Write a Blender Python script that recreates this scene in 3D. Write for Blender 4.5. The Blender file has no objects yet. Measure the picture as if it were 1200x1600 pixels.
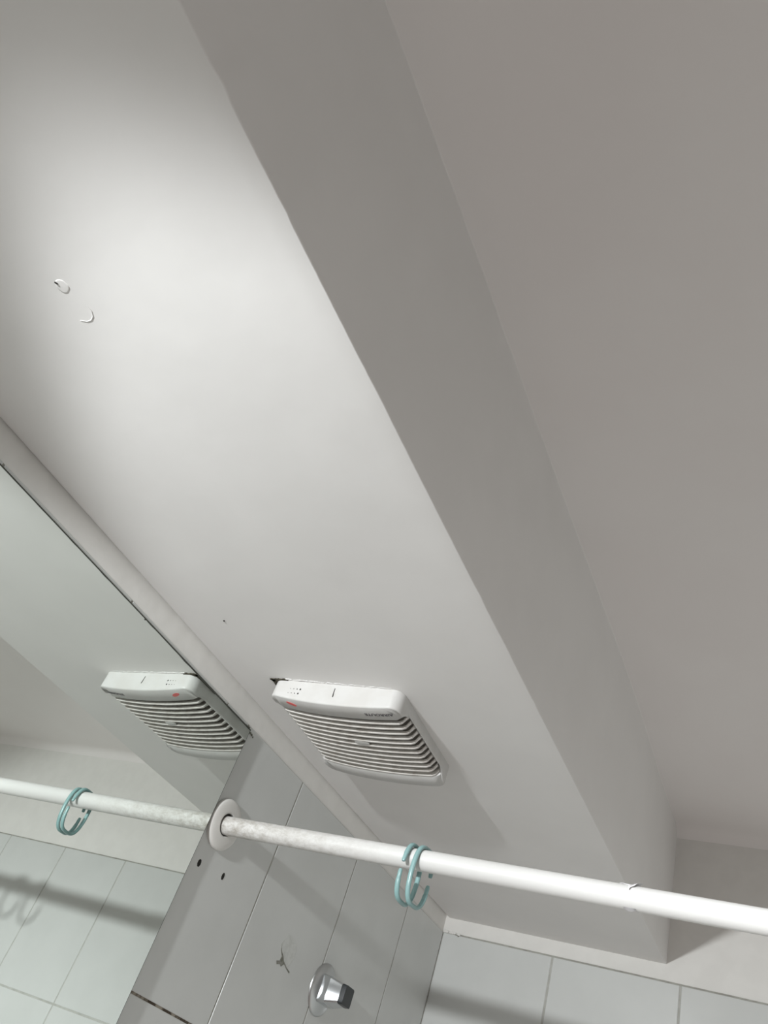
import bpy, bmesh, math, random
from mathutils import Vector, Matrix, noise
C = bpy.context.scene.collection
PI = math.pi
# ------------------------------------------------------------------ camera
cam = bpy.data.objects.new('camera', bpy.data.cameras.new('camera')); C.objects.link(cam)
R = Matrix(((0.8694748, 0.05332804, 0.49109031),
            (0.38868513, -0.68739763, -0.61352129),
            (0.30485643, 0.7243208, -0.61840273)))
M = R.to_4x4(); M.translation = Vector((0.65505595, -1.44161794, 1.69654179))
cam.matrix_world = M
cam.data.sensor_fit = 'VERTICAL'; cam.data.sensor_height = 32.0
cam.data.lens = 32.0 * 1255.568 / 1600
cam.data.clip_start = 0.01
bpy.context.scene.camera = cam
# ------------------------------------------------------------------ light
LAMP = Vector((0.16, -1.88, 1.943))
ld = bpy.data.lights.new('vanity_spotlight', 'SPOT')
ld.energy = 51; ld.color = (0.965, 0.99, 1.0); ld.shadow_soft_size = 0.020
ld.spot_size = math.radians(75.6); ld.spot_blend = 0.20
lo = bpy.data.objects.new('vanity_spotlight', ld); C.objects.link(lo)
lo.location = LAMP
az, el = math.radians(10), math.radians(-20)
dirv = Vector((math.sin(az) * math.cos(el), math.cos(az) * math.cos(el), math.sin(el)))
lo.rotation_euler = dirv.to_track_quat('-Z', 'Y').to_euler()
# the same lamp's main beam, thrown by its reflector towards the shower
lb = bpy.data.lights.new('vanity_spotlight_beam', 'SPOT')
lb.energy = 112; lb.color = (0.965, 0.99, 1.0); lb.shadow_soft_size = 0.020
lb.spot_size = math.radians(72); lb.spot_blend = 1.0
lbo = bpy.data.objects.new('vanity_spotlight_beam', lb); C.objects.link(lbo)
lbo.location = LAMP
lbo.rotation_euler = Vector((1.28, 1.88, -.95)).to_track_quat('-Z', 'Y').to_euler()
w = bpy.data.worlds.new('world'); bpy.context.scene.world = w; w.use_nodes = True
w.node_tree.nodes['Background'].inputs[0].default_value = (1.0, 0.945, 0.925, 1)
w.node_tree.nodes['Background'].inputs[1].default_value = 0.50
vs = bpy.context.scene.view_settings
vs.view_transform = 'Standard'; vs.look = 'None'; vs.gamma = 1; vs.use_curve_mapping = False
vs.exposure = 0.0

# ------------------------------------------------------------------ materials
def mat(name, col, rough=0.5, metal=0.0, spec=0.5, noise_scale=None, col2=None, lo_=0.4, hi_=0.6,
        bump=0.0, bump_scale=60, detail=4, coat=0.0):
    m = bpy.data.materials.new(name); m.use_nodes = True
    nt = m.node_tree; b = nt.nodes['Principled BSDF']
    b.inputs['Base Color'].default_value = (*col, 1); b.inputs['Roughness'].default_value = rough
    b.inputs['Metallic'].default_value = metal; b.inputs['Specular IOR Level'].default_value = spec
    b.inputs['Coat Weight'].default_value = coat
    g = nt.nodes.new('ShaderNodeNewGeometry')
    if col2:
        n = nt.nodes.new('ShaderNodeTexNoise'); n.inputs['Scale'].default_value = noise_scale
        n.inputs['Detail'].default_value = detail
        nt.links.new(g.outputs['Position'], n.inputs['Vector'])
        r = nt.nodes.new('ShaderNodeMapRange'); r.inputs[1].default_value = lo_; r.inputs[2].default_value = hi_
        nt.links.new(n.outputs[0], r.inputs[0])
        x = nt.nodes.new('ShaderNodeMix'); x.data_type = 'RGBA'
        x.inputs[6].default_value = (*col, 1); x.inputs[7].default_value = (*col2, 1)
        nt.links.new(r.outputs[0], x.inputs[0]); nt.links.new(x.outputs[2], b.inputs['Base Color'])
    if bump:
        n2 = nt.nodes.new('ShaderNodeTexNoise'); n2.inputs['Scale'].default_value = bump_scale
        n2.inputs['Detail'].default_value = 3
        nt.links.new(g.outputs['Position'], n2.inputs['Vector'])
        bp = nt.nodes.new('ShaderNodeBump'); bp.inputs['Strength'].default_value = bump
        bp.inputs['Distance'].default_value = 0.002
        nt.links.new(n2.outputs[0], bp.inputs['Height']); nt.links.new(bp.outputs[0], b.inputs['Normal'])
    return m
m_beam = mat('beam_paint', (.79, .78, .765), .55, spec=.35, noise_scale=9, col2=(.81, .80, .785), bump=.25, bump_scale=14)
m_ceil = mat('ceiling_paint', (.85, .82, .805), .8, spec=.2, noise_scale=5, col2=(.865, .84, .825), bump=.3, bump_scale=10)
m_wall = mat('wall_plaster', (.80, .79, .76), .7, spec=.3, noise_scale=30, col2=(.775, .765, .735), bump=.3, bump_scale=40)
m_tile = mat('glazed_tile', (.64, .655, .64), .22, spec=.5, noise_scale=12, col2=(.62, .635, .62), bump=.05, bump_scale=10)
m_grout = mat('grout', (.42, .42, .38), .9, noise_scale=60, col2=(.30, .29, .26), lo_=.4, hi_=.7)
m_grout_dark = mat('mouldy_grout', (.30, .27, .22), .9, noise_scale=70, col2=(.06, .045, .03), lo_=.42, hi_=.52)
m_floor = mat('floor_tile', (.86, .78, .75), .4, noise_scale=20, col2=(.84, .74, .70))
m_right = mat('right_wall_paint', (.76, .74, .72), .7, noise_scale=20, col2=(.74, .72, .70))
m_plastic = mat('fan_plastic', (.60, .595, .58), .38, spec=.4, noise_scale=45, col2=(.57, .56, .54), bump=.03)
m_slat = mat('fan_slat_plastic', (.72, .70, .665), .4, noise_scale=90, col2=(.60, .57, .53), lo_=.45, hi_=.65)
m_inner = mat('dark_fan_inside', (.55, .52, .49), .9, noise_scale=70, col2=(.36, .33, .31))
m_black = mat('black_mark', (.012, .011, .010), .9)
m_ink = mat('grey_print', (.10, .095, .10), .7)
m_red = mat('red_sticker', (.72, .13, .12), .5)
m_hole = mat('dark_hole', (.02, .018, .015), .95)
m_grime = mat('grime', (.10, .09, .06), .95, noise_scale=500, col2=(.03, .025, .02))
m_ring = mat('aqua_plastic', (.27, .44, .44), .28, spec=.5)
m_flange = mat('flange_plastic', (.74, .73, .70), .35)
m_gap_shade = mat('gap_shade', (.05, .048, .045), .9)
m_chrome = mat('chrome', (.66, .68, .70), .13, metal=1.0)
m_satin = mat('satin_chrome', (.52, .53, .53), .32, metal=1.0)
m_blackpl = mat('black_plastic', (.03, .035, .038), .35)
m_mirror = mat('mirror_silver', (.84, .885, .855), .0, metal=1.0)
m_medge = mat('mirror_dark_edge', (.05, .055, .045), .6)
m_film = mat('peeling_white_film', (.84, .83, .84), .5)
m_stain = mat('tile_smudge', (.56, .575, .55), .35, noise_scale=140, col2=(.63, .645, .625))
m_grout_light = mat('grey_grout', (.50, .50, .47), .9, noise_scale=60, col2=(.40, .40, .37), lo_=.4, hi_=.7)
m_smear = mat('dark_smudge', (.17, .17, .14), .7, noise_scale=300, col2=(.28, .28, .25))

# rod paint: white, dirty brown smudges close to the wall end
m_rod = mat('rod_paint', (.86, .85, .82), .38, spec=.5)
nt = m_rod.node_tree; b = nt.nodes['Principled BSDF']
g = nt.nodes.new('ShaderNodeNewGeometry'); sx = nt.nodes.new('ShaderNodeSeparateXYZ')
nt.links.new(g.outputs['Position'], sx.inputs[0])
mr = nt.nodes.new('ShaderNodeMapRange'); mr.inputs[1].default_value = .02; mr.inputs[2].default_value = .26
mr.inputs[3].default_value = 1.0; mr.inputs[4].default_value = 0.0
nt.links.new(sx.outputs[0], mr.inputs[0])
mp = nt.nodes.new('ShaderNodeMapping'); mp.inputs['Scale'].default_value = (.55, 1.0, 1.0)
nt.links.new(g.outputs['Position'], mp.inputs[0])
n = nt.nodes.new('ShaderNodeTexNoise'); n.inputs['Scale'].default_value = 170; n.inputs['Detail'].default_value = 9; n.inputs['Roughness'].default_value = .75
nt.links.new(mp.outputs[0], n.inputs['Vector'])
r2 = nt.nodes.new('ShaderNodeMapRange'); r2.inputs[1].default_value = .38; r2.inputs[2].default_value = .70; r2.inputs[3].default_value = .12
nt.links.new(n.outputs[0], r2.inputs[0])
mul = nt.nodes.new('ShaderNodeMath'); mul.operation = 'MULTIPLY'
nt.links.new(mr.outputs[0], mul.inputs[0]); nt.links.new(r2.outputs[0], mul.inputs[1])
x = nt.nodes.new('ShaderNodeMix'); x.data_type = 'RGBA'
x.inputs[6].default_value = (.74, .735, .72, 1); x.inputs[7].default_value = (.30, .27, .225, 1)
nt.links.new(mul.outputs[0], x.inputs[0]); nt.links.new(x.outputs[2], b.inputs['Base Color'])

# ------------------------------------------------------------------ helpers
def obj(name, bm, m, parent=None, smooth=False, angle=None):
    me = bpy.data.meshes.new(name)
    bmesh.ops.recalc_face_normals(bm, faces=bm.faces)
    bm.to_mesh(me); bm.free()
    me.materials.append(m)
    if smooth:
        for p in me.polygons: p.use_smooth = True
        if angle: me.set_sharp_from_angle(angle=math.radians(angle))
    o = bpy.data.objects.new(name, me); C.objects.link(o)
    if parent: o.parent = parent; o.matrix_parent_inverse = parent.matrix_world.inverted()
    return o
def thing(name, label, cat, loc, group=None):
    o = bpy.data.objects.new(name, None); C.objects.link(o)
    o.location = loc; o.empty_display_size = .02
    o['label'] = label; o['category'] = cat
    if group: o['group'] = group
    o.matrix_world = Matrix.Translation(loc)
    return o
def struct(o, label=None, cat='wall'):
    o['kind'] = 'structure'
    if label: o['label'] = label
    o['category'] = cat
    return o
def add_box(bm, a, b_, bevel=0, seg=2):
    a = Vector(a); b_ = Vector(b_)
    r = bmesh.ops.create_cube(bm, size=1)
    vs_ = r['verts']
    for v in vs_:
        v.co = Vector([(a[i] + b_[i]) / 2 + v.co[i] * abs(b_[i] - a[i]) for i in range(3)])
    if bevel:
        es = list({e for v in vs_ for e in v.link_edges})
        bmesh.ops.bevel(bm, geom=es, offset=bevel, segments=seg, affect='EDGES', profile=.5)
def add_sweep(bm, prof, ys, close=False):
    """prof(y) -> list of (x,z); swept along y"""
    rows = []
    for y in ys:
        rows.append([bm.verts.new((px, y, pz)) for px, pz in prof(y)])
    nP = len(rows[0])
    for i in range(len(rows) - 1):
        for j in range(nP if close else nP - 1):
            k = (j + 1) % nP
            bm.faces.new((rows[i][j], rows[i][k], rows[i + 1][k], rows[i + 1][j]))
    if close:
        bm.faces.new(rows[0]); bm.faces.new(list(reversed(rows[-1])))
def add_lathe(bm, prof, center, seg=64):
    """prof: (x offset along +X, radius); around the X axis"""
    rings = []
    for dx, r in prof:
        if r < 1e-6:
            rings.append([bm.verts.new((center[0] + dx, center[1], center[2]))]); continue
        rings.append([bm.verts.new((center[0] + dx, center[1] + r * math.cos(2 * PI * i / seg),
                                    center[2] + r * math.sin(2 * PI * i / seg))) for i in range(seg)])
    for a, c in zip(rings, rings[1:]):
        for i in range(seg):
            j = (i + 1) % seg
            if len(a) == 1 and len(c) == 1: continue
            if len(a) == 1: bm.faces.new((a[0], c[i], c[j]))
            elif len(c) == 1: bm.faces.new((a[i], c[0], a[j]))
            else: bm.faces.new((a[i], c[i], c[j], a[j]))
def add_plate(bm, pts, nrm, th):
    """irregular polygon pts (3D, coplanar) extruded by th along nrm"""
    nrm = Vector(nrm).normalized() * th
    a = [bm.verts.new(Vector(p)) for p in pts]; c = [bm.verts.new(Vector(p) + nrm) for p in pts]
    bm.faces.new(a); bm.faces.new(list(reversed(c)))
    for i in range(len(a)):
        j = (i + 1) % len(a); bm.faces.new((a[i], a[j], c[j], c[i]))
def interp(t, tab):
    if t <= tab[0][0]: return tab[0][1]
    for (a, va), (b2, vb) in zip(tab, tab[1:]):
        if t <= b2: 
            k = (t - a) / (b2 - a); return va + (vb - va) * k
    return tab[-1][1]

# ------------------------------------------------------------------ room shell
H, W, Y0, X1 = 2.10, 0.3817, -3.2, 1.55
def ztop(y):   # the ceiling sags a little towards the back wall
    return 2.3435 - .021 / (1 + math.exp((-.24 - y) / .055)) + .0012 * math.sin(y * 9)
bm = bmesh.new(); add_box(bm, (-.15, Y0, -.1), (X1 + .1, .1, 0)); struct(obj('floor', bm, m_floor), 'brownish tiled bathroom floor', 'floor')
bm = bmesh.new(); add_box(bm, (-.15, Y0, 0), (-.0015, .1, 2.5)); wl = struct(obj('wall_left', bm, m_wall), 'left wall, tiled up to a plaster strip under the beam')
bm = bmesh.new(); add_box(bm, (-.0015, .0015, 0), (X1 + .1, .1, 2.5)); wb = struct(obj('wall_back', bm, m_wall), 'back wall with white tiles below cream plaster')
bm = bmesh.new(); add_box(bm, (X1, Y0, 0), (X1 + .1, .0015, 2.5)); struct(obj('wall_right', bm, m_right), 'right wall')
# ceiling slab: gently uneven underside, coved into the beam side and back wall
bm = bmesh.new()
ys = [Y0 + (0.0 - Y0) * i / 90 for i in range(91)]
def ceil_prof(y):
    zt = ztop(y); r = .022
    # cove to the back wall
    d = -y
    dz = 0 if d > r else -(r - math.sqrt(max(0, r * r - (r - d) ** 2))) * .8
    pts = [(W - .02, zt - .001 + dz)]
    for i in range(1, 18):
        xx = W + .0 + (X1 - W) * i / 17
        pts.append((xx, zt + dz + .0008 * noise.noise(Vector((xx * 4, y * 4, 1)))))
    return pts + [(X1, 2.5), (W - .02, 2.5)]
add_sweep(bm, ceil_prof, ys[:-1] + [-.02, -.014, -.008, -.004, -.001, .0015], close=True)
struct(obj('ceiling', bm, m_ceil, smooth=True, angle=40), 'grey shaded flat ceiling right of the dropped beam', 'ceiling')
# dropped beam: underside, slightly rounded and chipped lower edge, side, cove to the ceiling
random.seed(3)
BUMPS = [(-1.369, .0013, .007), (-1.295, .0008, .005), (-1.31, .0004, .01), (-1.15, .0005, .02), (-.93, .0006, .008), (-.86, .0004, .02),
         (-.76, .0006, .006), (-.55, .0004, .01)]
def beam_prof(y):
    e = W + .00018 * noise.noise(Vector((y * 22, 0, 0))) + .00025 * noise.noise(Vector((y * 120, 5, 0)))
    for yb, a, s in BUMPS: e += a * math.exp(-((y - yb) / s) ** 2)
    zt = ztop(y); pts = []
    # added groove at left wall
    for i in range(9):                 # shallow groove shaped to make a dark shade line along the wall seam
        t = i / 8; pts.append((-.0015 + .010 * t, H + .0050 * (1 - math.sin(t * PI / 2)) ** 1.3))
    for i in range(1, 24): 
        xx = .0085 + (e - .010) * i / 24
        pts.append((xx, H + .0006 * noise.noise(Vector((xx * 7, y * 7, 3)))))
    for i in range(5):
        t = i / 4 * PI / 2; pts.append((e - .0011 + .0011 * math.sin(t), H + .0011 * (1 - math.cos(t))))
    pts.append((W, H + .08)); pts.append((W, zt - .05))
    r = .003
    for i in range(9):
        t = i / 8 * PI / 2; pts.append((W + r * (1 - math.cos(t)), zt - r + r * math.sin(t) + .0002))
    pts += [(W + r, 2.48), (-.0015, 2.48)]
    return pts
ys = [Y0 + (.0015 - Y0) * i / 640 for i in range(641)]
bm = bmesh.new(); add_sweep(bm, beam_prof, ys, close=True)
beam = struct(obj('ceiling_beam', bm, m_beam, smooth=True, angle=60), 'dropped white beam running along the left wall, with the fan under it', 'beam')
# tiles ------------------------------------------------------------
def tiles_x(bm, ysplit, zsplit, x0, x1, gap=.0025):
    for ya, yb in zip(ysplit, ysplit[1:]):
        for za, zb in zip(zsplit, zsplit[1:]):
            add_box(bm, (x0, ya + gap / 2, za + gap / 2), (x1, yb - gap / 2, zb - gap / 2), .0009, 2)
def tiles_y(bm, xs, zs, y0, y1, gap=.0032):
    for xa, xb in zip(xs, xs[1:]):
        for za, zb in zip(zs, zs[1:]):
            add_box(bm, (xa + gap / 2, y0, za + gap / 2), (xb - gap / 2, y1, zb - gap / 2), .0009, 2)
ZT = 2.0748
zs = [.877, 1.177, 1.477, 1.7705, ZT]
yl = [-3.16] + [-.7584 - .2 * i for i in range(11, -1, -1)] + [-.5584, -.3606, -.1603, -.001]
bm = bmesh.new(); tiles_x(bm, yl, zs, -.0012, .0012, .0022)
tl = obj('wall_tiles', bm, m_tile, wl)
xs = [0.0005, .2022, .4053, .6075, .81, 1.012, 1.2145, 1.417, X1]
bm = bmesh.new(); tiles_y(bm, xs, [.877, 1.177, 1.477, 1.7777, ZT], -.0012, .0012)
obj('wall_tiles', bm, m_tile, wb)
bm = bmesh.new(); add_box(bm, (-.0014, -3.16, .877), (.0002, 0, ZT - .001)); obj('grout', bm, m_grout, wl)
bm = bmesh.new(); add_box(bm, (0, -.0002, .877), (X1, .0014, ZT - .001)); obj('grout', bm, m_grout_light, wb)
bm = bmesh.new(); add_box(bm, (-.0013, -.7584, 1.7690), (.0006, -.5584, 1.7720)); obj('mouldy_joint', bm, m_grout_dark, wl)['label'] = 'dark brown mouldy grout joint'
# grout-coloured strip painting the shade in the gap along the top of the back tiles, with caulk crumbs in the corner
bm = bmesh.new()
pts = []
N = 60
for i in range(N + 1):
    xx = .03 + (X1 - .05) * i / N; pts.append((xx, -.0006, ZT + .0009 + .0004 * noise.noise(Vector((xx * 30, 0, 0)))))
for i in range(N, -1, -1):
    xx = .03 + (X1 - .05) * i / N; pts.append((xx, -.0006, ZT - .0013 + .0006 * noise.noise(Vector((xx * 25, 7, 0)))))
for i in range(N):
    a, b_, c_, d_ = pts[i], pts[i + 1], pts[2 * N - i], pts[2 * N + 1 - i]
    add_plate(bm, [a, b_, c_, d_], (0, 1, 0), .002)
obj('tile_top_gap_shade', bm, m_grout, wb)
bm = bmesh.new()
random.seed(5)
for i in range(26):
    t = i / 25
    p = Vector((.002 + .030 * t + random.uniform(-.001, .001), -.0008, ZT + .0012 - .001 * t + random.uniform(-.0012, .0012)))
    rr = bmesh.ops.create_icosphere(bm, subdivisions=2, radius=random.uniform(.001, .0024))
    for v in rr['verts']:
        v.co = v.co * (1 + .35 * noise.noise(v.co * 900 + p * 50)); v.co.y *= .6; v.co += p
obj('caulk_crumbs', bm, m_wall, wb, smooth=True)
bm = bmesh.new()
add_plate(bm, [(.022, -.0013, 2.0745), (.029, -.0013, 2.0742), (.033, -.0013, 2.0725), (.0305, -.0013, 2.0705), (.029, -.0013, 2.0722), (.024, -.0013, 2.0732)], (0, -1, 0), .0003)
obj('chipped_hole', bm, m_smear, wb)

# marks on the left wall tiles
for (y, z, ry, rz) in ((-.6871, 1.9089, .0029, .0042), (-.6383, 1.9135, .0024, .0040)):
    bm = bmesh.new(); n_ = 20
    add_plate(bm, [(.0011, y + ry * math.cos(2 * PI * i / n_) * (1 + .12 * math.sin(3 * i)), z + rz * math.sin(2 * PI * i / n_)) for i in range(n_)], (1, 0, 0), .0004)
    h = obj('screw_hole', bm, m_hole, wl); h['label'] = 'dark empty screw hole in the tile'
bm = bmesh.new()
add_plate(bm, [(.0012, a, c_) for a, c_ in ((-.4677, 1.9075), (-.4745, 1.8950), (-.4720, 1.8850), (-.4600, 1.8770), (-.4480, 1.8730), (-.4400, 1.8800), (-.4345, 1.8900), (-.4360, 1.9000), (-.4480, 1.9065), (-.458, 1.9085))], (1, 0, 0), .00012)
obj('tile_smudge', bm, m_stain, wl)
bm = bmesh.new()
add_plate(bm, [(.0014, a, c_) for a, c_ in ((-.4745, 1.8945), (-.4720, 1.8905), (-.4660, 1.8862), (-.4600, 1.8830), (-.4560, 1.8790), (-.4500, 1.8770), (-.4440, 1.8745), (-.4340, 1.8725), (-.4350, 1.8705), (-.4460, 1.8735), (-.4530, 1.8760), (-.4580, 1.8715), (-.4620, 1.8735), (-.4690, 1.8710), (-.4720, 1.8745), (-.4650, 1.8765), (-.4640, 1.8825), (-.4700, 1.8870))], (1, 0, 0), .00012)
obj('dark_smudge', bm, m_smear, wl)

# marks on the beam underside ---------------------------------------
def blob(cx, cy, rx, ry, th, seed, n_=28, z=H, rot=0):
    bm = bmesh.new(); top = []; bot = []
    cs = bm.verts.new((cx, cy, z - th))
    rings = []
    for k, (s, d) in enumerate(((.72, th * .9), (.9, th * .55), (1, -.0009))):
        ring = []
        for i in range(n_):
            a = 2 * PI * i / n_; q = 1 + .10 * noise.noise(Vector((math.cos(a) * 1.5, math.sin(a) * 1.5, seed)))
            dx, dy = rx * s * q * math.cos(a), ry * s * q * math.sin(a)
            ring.append(bm.verts.new((cx + dx * math.cos(rot) - dy * math.sin(rot), cy + dx * math.sin(rot) + dy * math.cos(rot), z - d)))
        rings.append(ring)
    for i in range(n_):
        j = (i + 1) % n_
        bm.faces.new((cs, rings[0][i], rings[0][j]))
        for a, c_ in zip(rings, rings[1:]): bm.faces.new((a[i], c_[i], c_[j], a[j]))
    return bm
obj('plaster_dab', blob(.1800, -1.2890, .0062, .0062, .0003, 2), m_beam, beam, smooth=True)
h = obj('screw_hole', blob(.1772, -1.2925, .0016, .0006, .0012, 4, 14, rot=.9), m_hole, beam); h['label'] = 'tiny dark hole in the plaster dab'
bm = bmesh.new(); rows = []
P0 = [(.1890, -1.2710), (.1897, -1.2660), (.1875, -1.2615), (.1835, -1.2590), (.1790, -1.2587), (.1735, -1.2610)]
for i, (px, py) in enumerate(P0):
    q = Vector(P0[min(i + 1, 5)]) - Vector(P0[max(i - 1, 0)]); q.normalize(); nn = Vector((-q.y, q.x))
    wd = .0009 * math.sin(PI * (i + .6) / 6.2)
    rows.append([bm.verts.new((px + nn.x * wd * s, py + nn.y * wd * s, H - d)) for s, d in ((-1.3, -.0009), (-.5, .0003), (.5, .0003), (1.3, -.0009))])
for a, c_ in zip(rows, rows[1:]):
    for i in range(3): bm.faces.new((a[i], a[i + 1], c_[i + 1], c_[i]))
obj('plaster_ridge', bm, m_beam, beam, smooth=True)
h = obj('speck', blob(.0657, -.8893, .0011, .0009, .0008, 9, 10), m_hole, beam); h['label'] = 'small black speck'
# ragged plaster and dark gap round the front of the fan
bm = bmesh.new(); random.seed(11)
pa = []; pb = []
for i in range(15):
    t = i / 14; xx = .064 + .024 * t
    pa.append((xx, -.7775 + .0010 * random.uniform(-1, 1), H - .0012)); pb.append((xx, -.7725, H - .0012))
add_plate(bm, pa + pb[::-1], (0, 0, 1), .002)
pa = []; pb = []
for i in range(13):
    t = i / 12; yy = -.777 + .045 * t
    pa.append((.0628 + .0013 * random.uniform(-1, 1), yy, H - .0012)); pb.append((.0685, yy, H - .0012))
add_plate(bm, pa + pb[::-1], (0, 0, 1), .002)
add_plate(bm, [(.055, -.687, H - .001), (.061, -.690, H - .001), (.064, -.682, H - .001), (.062, -.673, H - .001), (.056, -.675, H - .001), (.0545, -.681, H - .001)], (0, 0, 1), .002)
h = obj('ragged_gap', bm, m_grime, beam); h['label'] = 'dark ragged gap around the fan edge'
bm = bmesh.new(); random.seed(8)
for i in range(46):
    t = i / 45; p = Vector((.086 + .136 * t, -.7766 + .0062 * t + random.uniform(-.0008, .0008), H - .0001))
    rr = bmesh.ops.create_icosphere(bm, subdivisions=2, radius=random.uniform(.0007, .0017))
    for v in rr['verts']: v.co.z *= .4; v.co.x *= 1.9; v.co *= (1 + .3 * noise.noise(v.co * 800 + p * 70)); v.co += p
obj('plaster_crumbs', bm, m_beam, beam, smooth=True)

# ------------------------------------------------------------------ mirror
YM, ZM, XM = -.7068, 2.0674, .006
mt = thing('wall_mirror', 'large frameless wall mirror on the left wall showing the fan and rod reflected', 'mirror', (.0013, -1.9, 1.1))
bm = bmesh.new(); add_box(bm, (.0013, -3.1, 1.1), (XM - .0001, YM, ZM)); obj('glass_body', bm, m_medge, mt)
bm = bmesh.new()
bmesh.ops.contextual_create(bm, geom=[bm.verts.new(p) for p in ((XM + .0002, -3.098, 1.102), (XM + .0002, YM - .0009, 1.102), (XM + .0002, YM - .0009, ZM - .0011), (XM + .0002, -3.098, ZM - .0011))])
rf = obj('reflecting_face', bm, m_mirror, mt); rf['label'] = 'silver reflecting face'
bm = bmesh.new(); random.seed(21)
# black line of worn silver along the top edge, thick near the corner
pa = []; pb = []
n_ = 240
for i in range(n_ + 1):
    t = i / n_; yy = -1.45 + (1.45 + YM) * t
    near = math.exp(-((yy + .80) / .10) ** 2) * .0006
    wd = .0010 + near + .0005 * noise.noise(Vector((yy * 60, 0, 0)))
    pa.append((XM + .0002, yy, ZM + .0003)); pb.append((XM + .0002, yy, ZM - wd))
for i in range(n_): add_plate(bm, [pa[i], pa[i + 1], pb[i + 1], pb[i]], (1, 0, 0), .0002)
obj('worn_edge', bm, m_medge, mt)['label'] = 'blackened top edge'
# bits of grime at the mirror's top corner
bm = bmesh.new(); random.seed(4)
for (y, z, rr_) in ((-.7135, 2.0698, .0014), (-.7095, 2.0712, .0018), (-.7062, 2.0705, .0016), (-.7035, 2.0680, .0016), (-.7000, 2.0665, .0017), (-.6965, 2.0660, .0016), (-.693, 2.065, .0012)):
    rr = bmesh.ops.create_icosphere(bm, subdivisions=2, radius=rr_)
    for v in rr['verts']: v.co *= (1 + .5 * noise.noise(v.co * 700 + Vector((y, z, 0)) * 90)); v.co.x *= .4; v.co += Vector((.002, y, z))
obj('corner_grime', bm, m_smear, wl, smooth=True)

# ------------------------------------------------------------------ extractor fan
FX0, FX1, FY0, FY1 = .0635, .2325, -.7725, -.594
fan = thing('extractor_fan', 'white square extractor fan with curved louvres under the beam', 'fan', (.152, -.683, H))
def fz(x_):
    u = (x_ - .155) / .085
    return 2.0735 + .0058 * min(1.3, abs(u)) ** 2.2
def rrect(x0, x1, y0, y1, r, ns=26, nc=8):
    P = []
    def seg(a, b_, n2): return [(a[0] + (b_[0] - a[0]) * i / n2, a[1] + (b_[1] - a[1]) * i / n2) for i in range(n2)]
    def arc(cx, cy, a0): return [(cx + r * math.cos(a0 + PI / 2 * i / nc), cy + r * math.sin(a0 + PI / 2 * i / nc)) for i in range(nc)]
    P += seg((x0 + r, y0), (x1 - r, y0), ns); P += arc(x1 - r, y0 + r, -PI / 2)
    P += seg((x1, y0 + r), (x1, y1 - r), ns); P += arc(x1 - r, y1 - r, 0)
    P += seg((x1 - r, y1), (x0 + r, y1), ns); P += arc(x0 + r, y1 - r, PI / 2)
    P += seg((x0, y1 - r), (x0, y0 + r), ns); P += arc(x0 + r, y0 + r, PI)
    return P
bm = bmesh.new()
SY0, SY1 = -.7465, -.6195      # louvre opening
SX0, SX1 = .0675, .2305
loops = []
def loop(P, zf):
    L = []
    for px, py in P:
        z = zf(px)
        if zf(.155) < 2.085:            # the sides are cut away beside the louvres
            ky = max(0, min(1, (py - SY0 + .004) / .006)) * max(0, min(1, (SY1 + .003 - py) / .006))
            kx = max(0, min(1, (px - (SX1 - .006)) / .006)) + .45 * max(0, min(1, (SX0 + .005 - px) / .005))
            z += .0095 * ky * kx
        L.append(bm.verts.new((px, py, z)))
    loops.append(L)
loop(rrect(FX0, FX1, FY0, FY1, .013), lambda q: H + .0002)
loop(rrect(FX0 - .0, FX1, FY0, FY1, .013), lambda q: fz(q) + .0022)
loop(rrect(FX0 + .0003, FX1 - .0003, FY0 + .0003, FY1 - .0003, .0127), lambda q: fz(q) + .0007)
loop(rrect(FX0 + .0012, FX1 - .0012, FY0 + .0012, FY1 - .0012, .012), lambda q: fz(q))
loop(rrect(SX0 - .001, SX1 + .001, SY0 - .001, SY1 + .001, .002), lambda q: fz(q))
loop(rrect(SX0, SX1, SY0, SY1, .0015), lambda q: fz(q) + .001)
loop(rrect(SX0, SX1, SY0, SY1, .0015), lambda q: 2.0945)
for a, c_ in zip(loops, loops[1:]):
    n_ = len(a)
    for i in range(n_):
        j = (i + 1) % n_; bm.faces.new((a[i], a[j], c_[j], c_[i]))
obj('cover', bm, m_plastic, fan, smooth=True, angle=50)
bm = bmesh.new(); add_box(bm, (SX0 - .001, SY0 - .001, 2.0905), (SX1 + .001, SY1 + .001, 2.0925)); h = obj('inside_plate', bm, m_inner, fan)  # backing plate behind the slats, darker than the cover
# twelve louvre slats, arched along x, turned up at both ends
NS = 12
for k in range(NS):
    yc = SY0 + .0085 + (SY1 - SY0 - .0098) * k / (NS - 1)
    bm = bmesh.new(); rows = []
    n_ = 40
    for i in range(n_ + 1):
        xx = SX0 + .0004 + (SX1 - SX0 - .0008) * i / n_
        zb = fz(xx) + .0002
        up = 0
        dr = xx - (SX1 - .0055)
        if dr > 0: up = dr * 1.6
        dl = (SX0 + .005) - xx
        if dl > 0: up = dl * 1.2
        zb += up
        zt = min(zb + .0085, 2.0925)
        sl = .0042                         # slanted blade: top leans to +y
        a = [(yc - .0020, zb + .0028), (yc - .0020, zb + .0002), (yc - .0016, zb - .0003), (yc + .0006, zb - .0003), (min(yc + .0075, SY1 - .0003), zt), (min(yc + .0060, SY1 - .0006), zt)]
        rows.append([bm.verts.new((xx, yy, zz)) for yy, zz in a])
    for a, c_ in zip(rows, rows[1:]):
        for i in range(6): bm.faces.new((a[i], a[(i + 1) % 6], c_[(i + 1) % 6], c_[i]))
    bm.faces.new(rows[0]); bm.faces.new(rows[-1][::-1])
    obj('louvre_slat', bm, m_slat, fan, smooth=True, angle=30)
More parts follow.
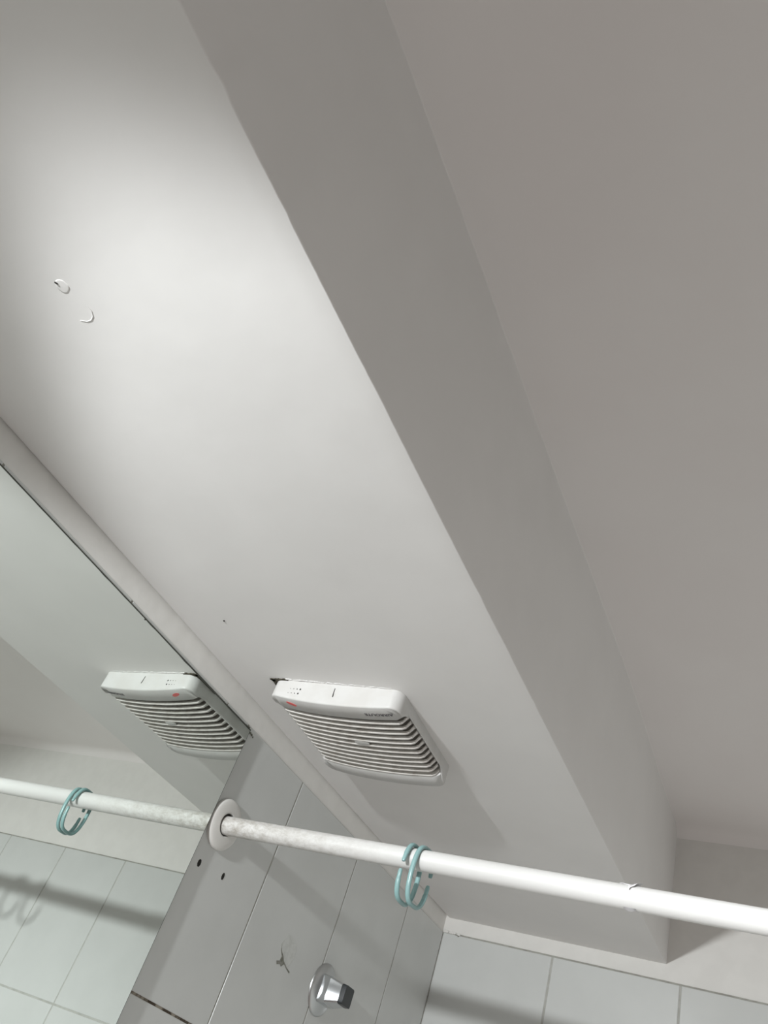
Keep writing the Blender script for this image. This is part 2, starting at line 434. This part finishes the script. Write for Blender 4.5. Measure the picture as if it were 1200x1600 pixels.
# pale worn spot joining two slats
bm = bmesh.new()
rr = bmesh.ops.create_icosphere(bm, subdivisions=3, radius=1)
for v in rr['verts']: v.co = Vector((v.co.x * .010, v.co.y * .006, v.co.z * .0012)) + Vector((.157, -.6905, fz(.157) + .0006))
obj('moulding_spot', bm, m_plastic, fan, smooth=True)
# vent dots and slit on the front side
for r_ in range(2):
    for q in range(4):
        bm = bmesh.new()
        cx = .0905 + q * .0045 + (.001 if r_ == 0 else 0); cz = 2.0893 - r_ * .0056
        rad = (.00035, .00045, .0006, .0010)[q]
        add_plate(bm, [(cx + rad * math.cos(2 * PI * i / 12), FY0 - .0002, cz + rad * 1.1 * math.sin(2 * PI * i / 12)) for i in range(12)], (0, 1, 0), .0006)
        obj('vent_dot', bm, m_black, fan)
bm = bmesh.new()
add_plate(bm, [(.1490, FY0 - .0003, 2.0945), (.1497, FY0 - .0003, 2.0945), (.1503, FY0 - .0003, 2.0880), (.1510, FY0 - .0003, 2.0842), (.1498, FY0 - .0003, 2.0835), (.1494, FY0 - .0003, 2.0865)], (0, 1, 0), .0006)
obj('slit', bm, m_black, fan)
# red oval sticker
bm = bmesh.new(); n_ = 28
cx, cy = .0925, -.7605
vv = []
for i in range(n_):
    a = 2 * PI * i / n_; dx = .0068 * math.cos(a); dy = .0030 * math.sin(a)
    px = cx + dx * math.cos(.35) - dy * math.sin(.35); py = cy + dx * math.sin(.35) + dy * math.cos(.35)
    vv.append(bm.verts.new((px, py, fz(px) - .0003)))
bm.faces.new(vv); g_ = bmesh.ops.extrude_face_region(bm, geom=bm.faces[:])
for v in [e for e in g_['geom'] if isinstance(e, bmesh.types.BMVert)]: v.co.z += .0005
obj('red_sticker', bm, m_red, fan)
# printed lettering
tc = bpy.data.curves.new('lettering', 'FONT'); tc.body = 'AIRROUTE'; tc.size = .0082; tc.extrude = .00012; tc.align_x = 'CENTER'; tc.align_y = 'CENTER'
tc.offset = .00014
to = bpy.data.objects.new('lettering_source', tc); C.objects.link(to)
bpy.context.view_layer.update()
me = bpy.data.meshes.new_from_object(to.evaluated_get(bpy.context.evaluated_depsgraph_get()))
bpy.data.objects.remove(to)
me.materials.clear(); me.materials.append(m_ink)
sc_ = .034 / max(v.co.x * 2 for v in me.vertices)
for v in me.vertices:
    px = .2060 - v.co.x * sc_; py = -.7585 + v.co.y * .8
    v.co = Vector((px, py, fz(px) - .00012 + v.co.z))
t = bpy.data.objects.new('lettering', me); C.objects.link(t); t.parent = fan; t.matrix_parent_inverse = fan.matrix_world.inverted()
t['label'] = 'dark grey printed maker lettering'

fan.rotation_euler = (0, 0, math.radians(2.5))
# ------------------------------------------------------------------ rod and flange
RY, RZ, RR = -.6752, 1.9590, .0106
rod = thing('shower_curtain_rod', 'white shower curtain rod, dirty at its wall end, running across the shower', 'curtain rod', (.005, RY, RZ))
bm = bmesh.new(); add_lathe(bm, [(.0, 0), (.0, RR * .97), (.0012, RR)] + [(.01 + 1.5355 * i / 60, RR) for i in range(61)] + [(1.5457, 0)], (.0042, RY, RZ), 48)
obj('tube', bm, m_rod, rod, smooth=True, angle=60)
bm = bmesh.new()
FC = (.0012, -.6757, 1.9597)
add_lathe(bm, [(0, .029), (.0022, .0292), (.0040, .0283), (.0052, .0262), (.0060, .0215), (.0064, .0150), (.0064, .0136), (.0058, .0128), (.0008, .0126), (0, .0126)], FC, 80)
obj('wall_flange', bm, m_flange, rod, smooth=True, angle=50)['label'] = 'round white wall flange'
bm = bmesh.new(); add_lathe(bm, [(.0004, 0), (.0004, .0127), (.0034, .0127), (.0034, 0)], FC, 48)  # dark disc paints the shade deep in the flange hole
obj('flange_gap_shade', bm, m_gap_shade, rod)['label'] = 'dark disc, painted shade in the gap inside the flange'
# torn film flaps on the rod
bm = bmesh.new()
def rodpt(x_, ang, h_=0):  # ang 0 = top, positive toward the camera side (-y)
    return Vector((x_, RY - (RR + h_) * math.sin(ang), RZ + (RR + h_) * math.cos(ang)))
def flap(P):
    vv = [bm.verts.new(rodpt(*p)) for p in P]
    c_ = bm.verts.new(sum((v.co for v in vv), Vector()) / len(vv) + Vector((0, -.0007, .0004)))
    for i in range(len(vv)): bm.faces.new((vv[i], vv[(i + 1) % len(vv)], c_))
flap([(.4665, .25, .0004), (.4700, -.15, .0006), (.4745, -.25, .0008), (.4800, -.25, .0012), (.4838, -.2, .0048), (.4822, .15, .0030), (.4812, .55, .0024), (.4790, .95, .0018), (.4765, 1.05, .0014), (.4752, 1.35, .0020), (.4742, 1.15, .0008), (.4735, .7, .0003), (.4700, .5, .0003)])
flap([(.4630, -.2, .0003), (.4650, -.3, .0022), (.4672, -.2, .0026), (.4690, 0, .0010), (.4705, .35, .0004), (.4675, .3, .0003), (.4640, .1, .0003)])
bmesh.ops.subdivide_edges(bm, edges=bm.edges[:], cuts=1, use_grid_fill=True, smooth=.3)
bmesh.ops.solidify(bm, geom=bm.faces[:], thickness=.00025)
obj('peeling_film', bm, m_film, rod, smooth=True)['label'] = 'torn white film curling off the tube'
bm = bmesh.new(); a_ = [rodpt(.4705 + .011 * t_, 2.95, .0002 + .0020 * math.sin(PI * t_)) for t_ in (0, .2, .4, .6, .8, 1)]
b__ = [rodpt(.4705 + .011 * t_, 2.75, .0001) for t_ in (0, .2, .4, .6, .8, 1)]
va = [bm.verts.new(p) for p in a_]; vb = [bm.verts.new(p) for p in b__]
for i in range(5): bm.faces.new((va[i], va[i + 1], vb[i + 1], vb[i]))
bmesh.ops.solidify(bm, geom=bm.faces[:], thickness=.0003)
obj('peeling_film', bm, m_film, rod, smooth=True)

# ------------------------------------------------------------------ curtain rings
def ring_mesh(name, gap_at, gap=.0042, hw=.0186, hh=.0280):
    """open oval ring in the local YZ plane, origin at its top inner point; gap_at: position angle"""
    bm = bmesh.new(); n_ = 120; P = []
    rt = hw
    # stadium: slightly tighter at the bottom
    for i in range(n_):
        a = 2 * PI * i / n_
        cy = math.copysign(abs(math.cos(a)) ** .60, math.cos(a)) * hw
        cz = math.copysign(abs(math.sin(a)) ** .92, math.sin(a)) * hh
        cy *= 1 - .08 * (cz < 0) * (cz / hh) ** 2 + .10 * (cz < -.3 * hh)*(abs(cz)/hh-.3)
        P.append(Vector((0, cy, cz - hh)))
    keep = []
    g0 = Vector((0, math.copysign(hw, gap_at[0]), gap_at[1]))
    best = min(range(n_), key=lambda i: (P[i] - g0).length)
    order = [P[(best + 1 + i) % n_] for i in range(n_ - 1)]
    # trim ends by arc length
    def trim(L, d):
        while (L[1] - L[0]).length < d: d -= (L[1] - L[0]).length; L.pop(0)
        L[0] = L[0].lerp(L[1], d / (L[1] - L[0]).length); return L
    order = trim(order, gap / 2); order = trim(order[::-1], gap / 2)
    rows = []; ns = 12
    for i, p in enumerate(order):
        t_ = (order[min(i + 1, len(order) - 1)] - order[max(i - 1, 0)]).normalized()
        nr = Vector((0, -t_.z, t_.y))
        e = min(i, len(order) - 1 - i); sc = 1 if e > 1 else (.72 if e == 0 else .93)
        sc *= .86 if e < 7 else 1
        rows.append([bm.verts.new(p + sc * (nr * .0021 * math.sin(2 * PI * q / ns) + Vector((1, 0, 0)) * .0027 * math.cos(2 * PI * q / ns))) for q in range(ns)])
    for a, c_ in zip(rows, rows[1:]):
        for q in range(ns): bm.faces.new((a[q], a[(q + 1) % ns], c_[(q + 1) % ns], c_[q]))
    bm.faces.new(rows[0]); bm.faces.new(rows[-1][::-1])
    return obj(name, bm, m_ring, None, smooth=True, angle=60)
def place(o, x_, label, rz=0, ry=0, rx=0, dy=0):
    o.location = (x_, RY + dy, RZ + RR + .0024)
    o.rotation_euler = (rx, ry, rz)
    o['label'] = label; o['category'] = 'curtain ring'; o['group'] = 'aqua curtain rings on the rod'
r1 = ring_mesh('curtain_ring', (1, -.0255))
place(r1, .2665, 'aqua plastic curtain ring, right one of the pair on the white rod', rz=math.radians(-6), ry=math.radians(1), rx=math.radians(3), dy=.0028)
r2 = ring_mesh('curtain_ring', (-1, -.0270))
place(r2, .2545, 'aqua plastic curtain ring, left one of the pair, closest to the wall flange', rz=math.radians(-4), ry=0, rx=math.radians(-1), dy=.0028)
for xx, rz_, lb in ((.712, 38, 'aqua curtain ring past the right edge, third from the wall'), (.760, 33, 'aqua curtain ring past the right edge, farthest from the wall')):
    c = r1.copy(); C.objects.link(c); place(c, xx, lb, rz=math.radians(rz_), rx=math.radians(2), dy=.005)

# ------------------------------------------------------------------ chrome shower valve
VY, VZ = -.343, 1.8785
val = thing('shower_valve', 'chrome valve with tapered black-ended handle on a tiled wall', 'valve', (.0012, VY, VZ))
bm = bmesh.new()
add_lathe(bm, [(0, .0325), (.0020, .0322), (.0035, .0300), (.0050, .0255), (.0068, .0200), (.0075, .0130), (.0075, 0)], (.0012, VY, VZ), 72)
obj('escutcheon', bm, m_satin, val, smooth=True)['label'] = 'round satin chrome plate'
def frustum(bm, x0, s0, x1, s1, y0=VY, z0=VZ, y1=VY, z1=VZ, r=.003):
    a = []; 
    for (xx, (sy, sz), yc, zc) in ((x0, s0, y0, z0), (x1, s1, y1, z1)):
        P = rrect(yc - sy, yc + sy, zc - sz, zc + sz, r, 2, 5)
        a.append([bm.verts.new((xx, p, q)) for p, q in P])
    for i in range(len(a[0])):
        j = (i + 1) % len(a[0]); bm.faces.new((a[0][i], a[0][j], a[1][j], a[1][i]))
    bm.faces.new(a[0][::-1]); bm.faces.new(a[1])
bm = bmesh.new(); frustum(bm, .007, (.0165, .0175), .019, (.0165, .0165)); frustum(bm, .0188, (.0163, .0163), .0375, (.0128, .0122))
obj('handle', bm, m_chrome, val, smooth=True, angle=35)['label'] = 'polished chrome tapered handle'
bm = bmesh.new(); frustum(bm, .0374, (.0122, .0116), .0386, (.0122, .0116)); frustum(bm, .0386, (.0129, .0124), .0445, (.0123, .0118))
obj('end_cap', bm, m_blackpl, val, smooth=True, angle=35)['label'] = 'black end cap'
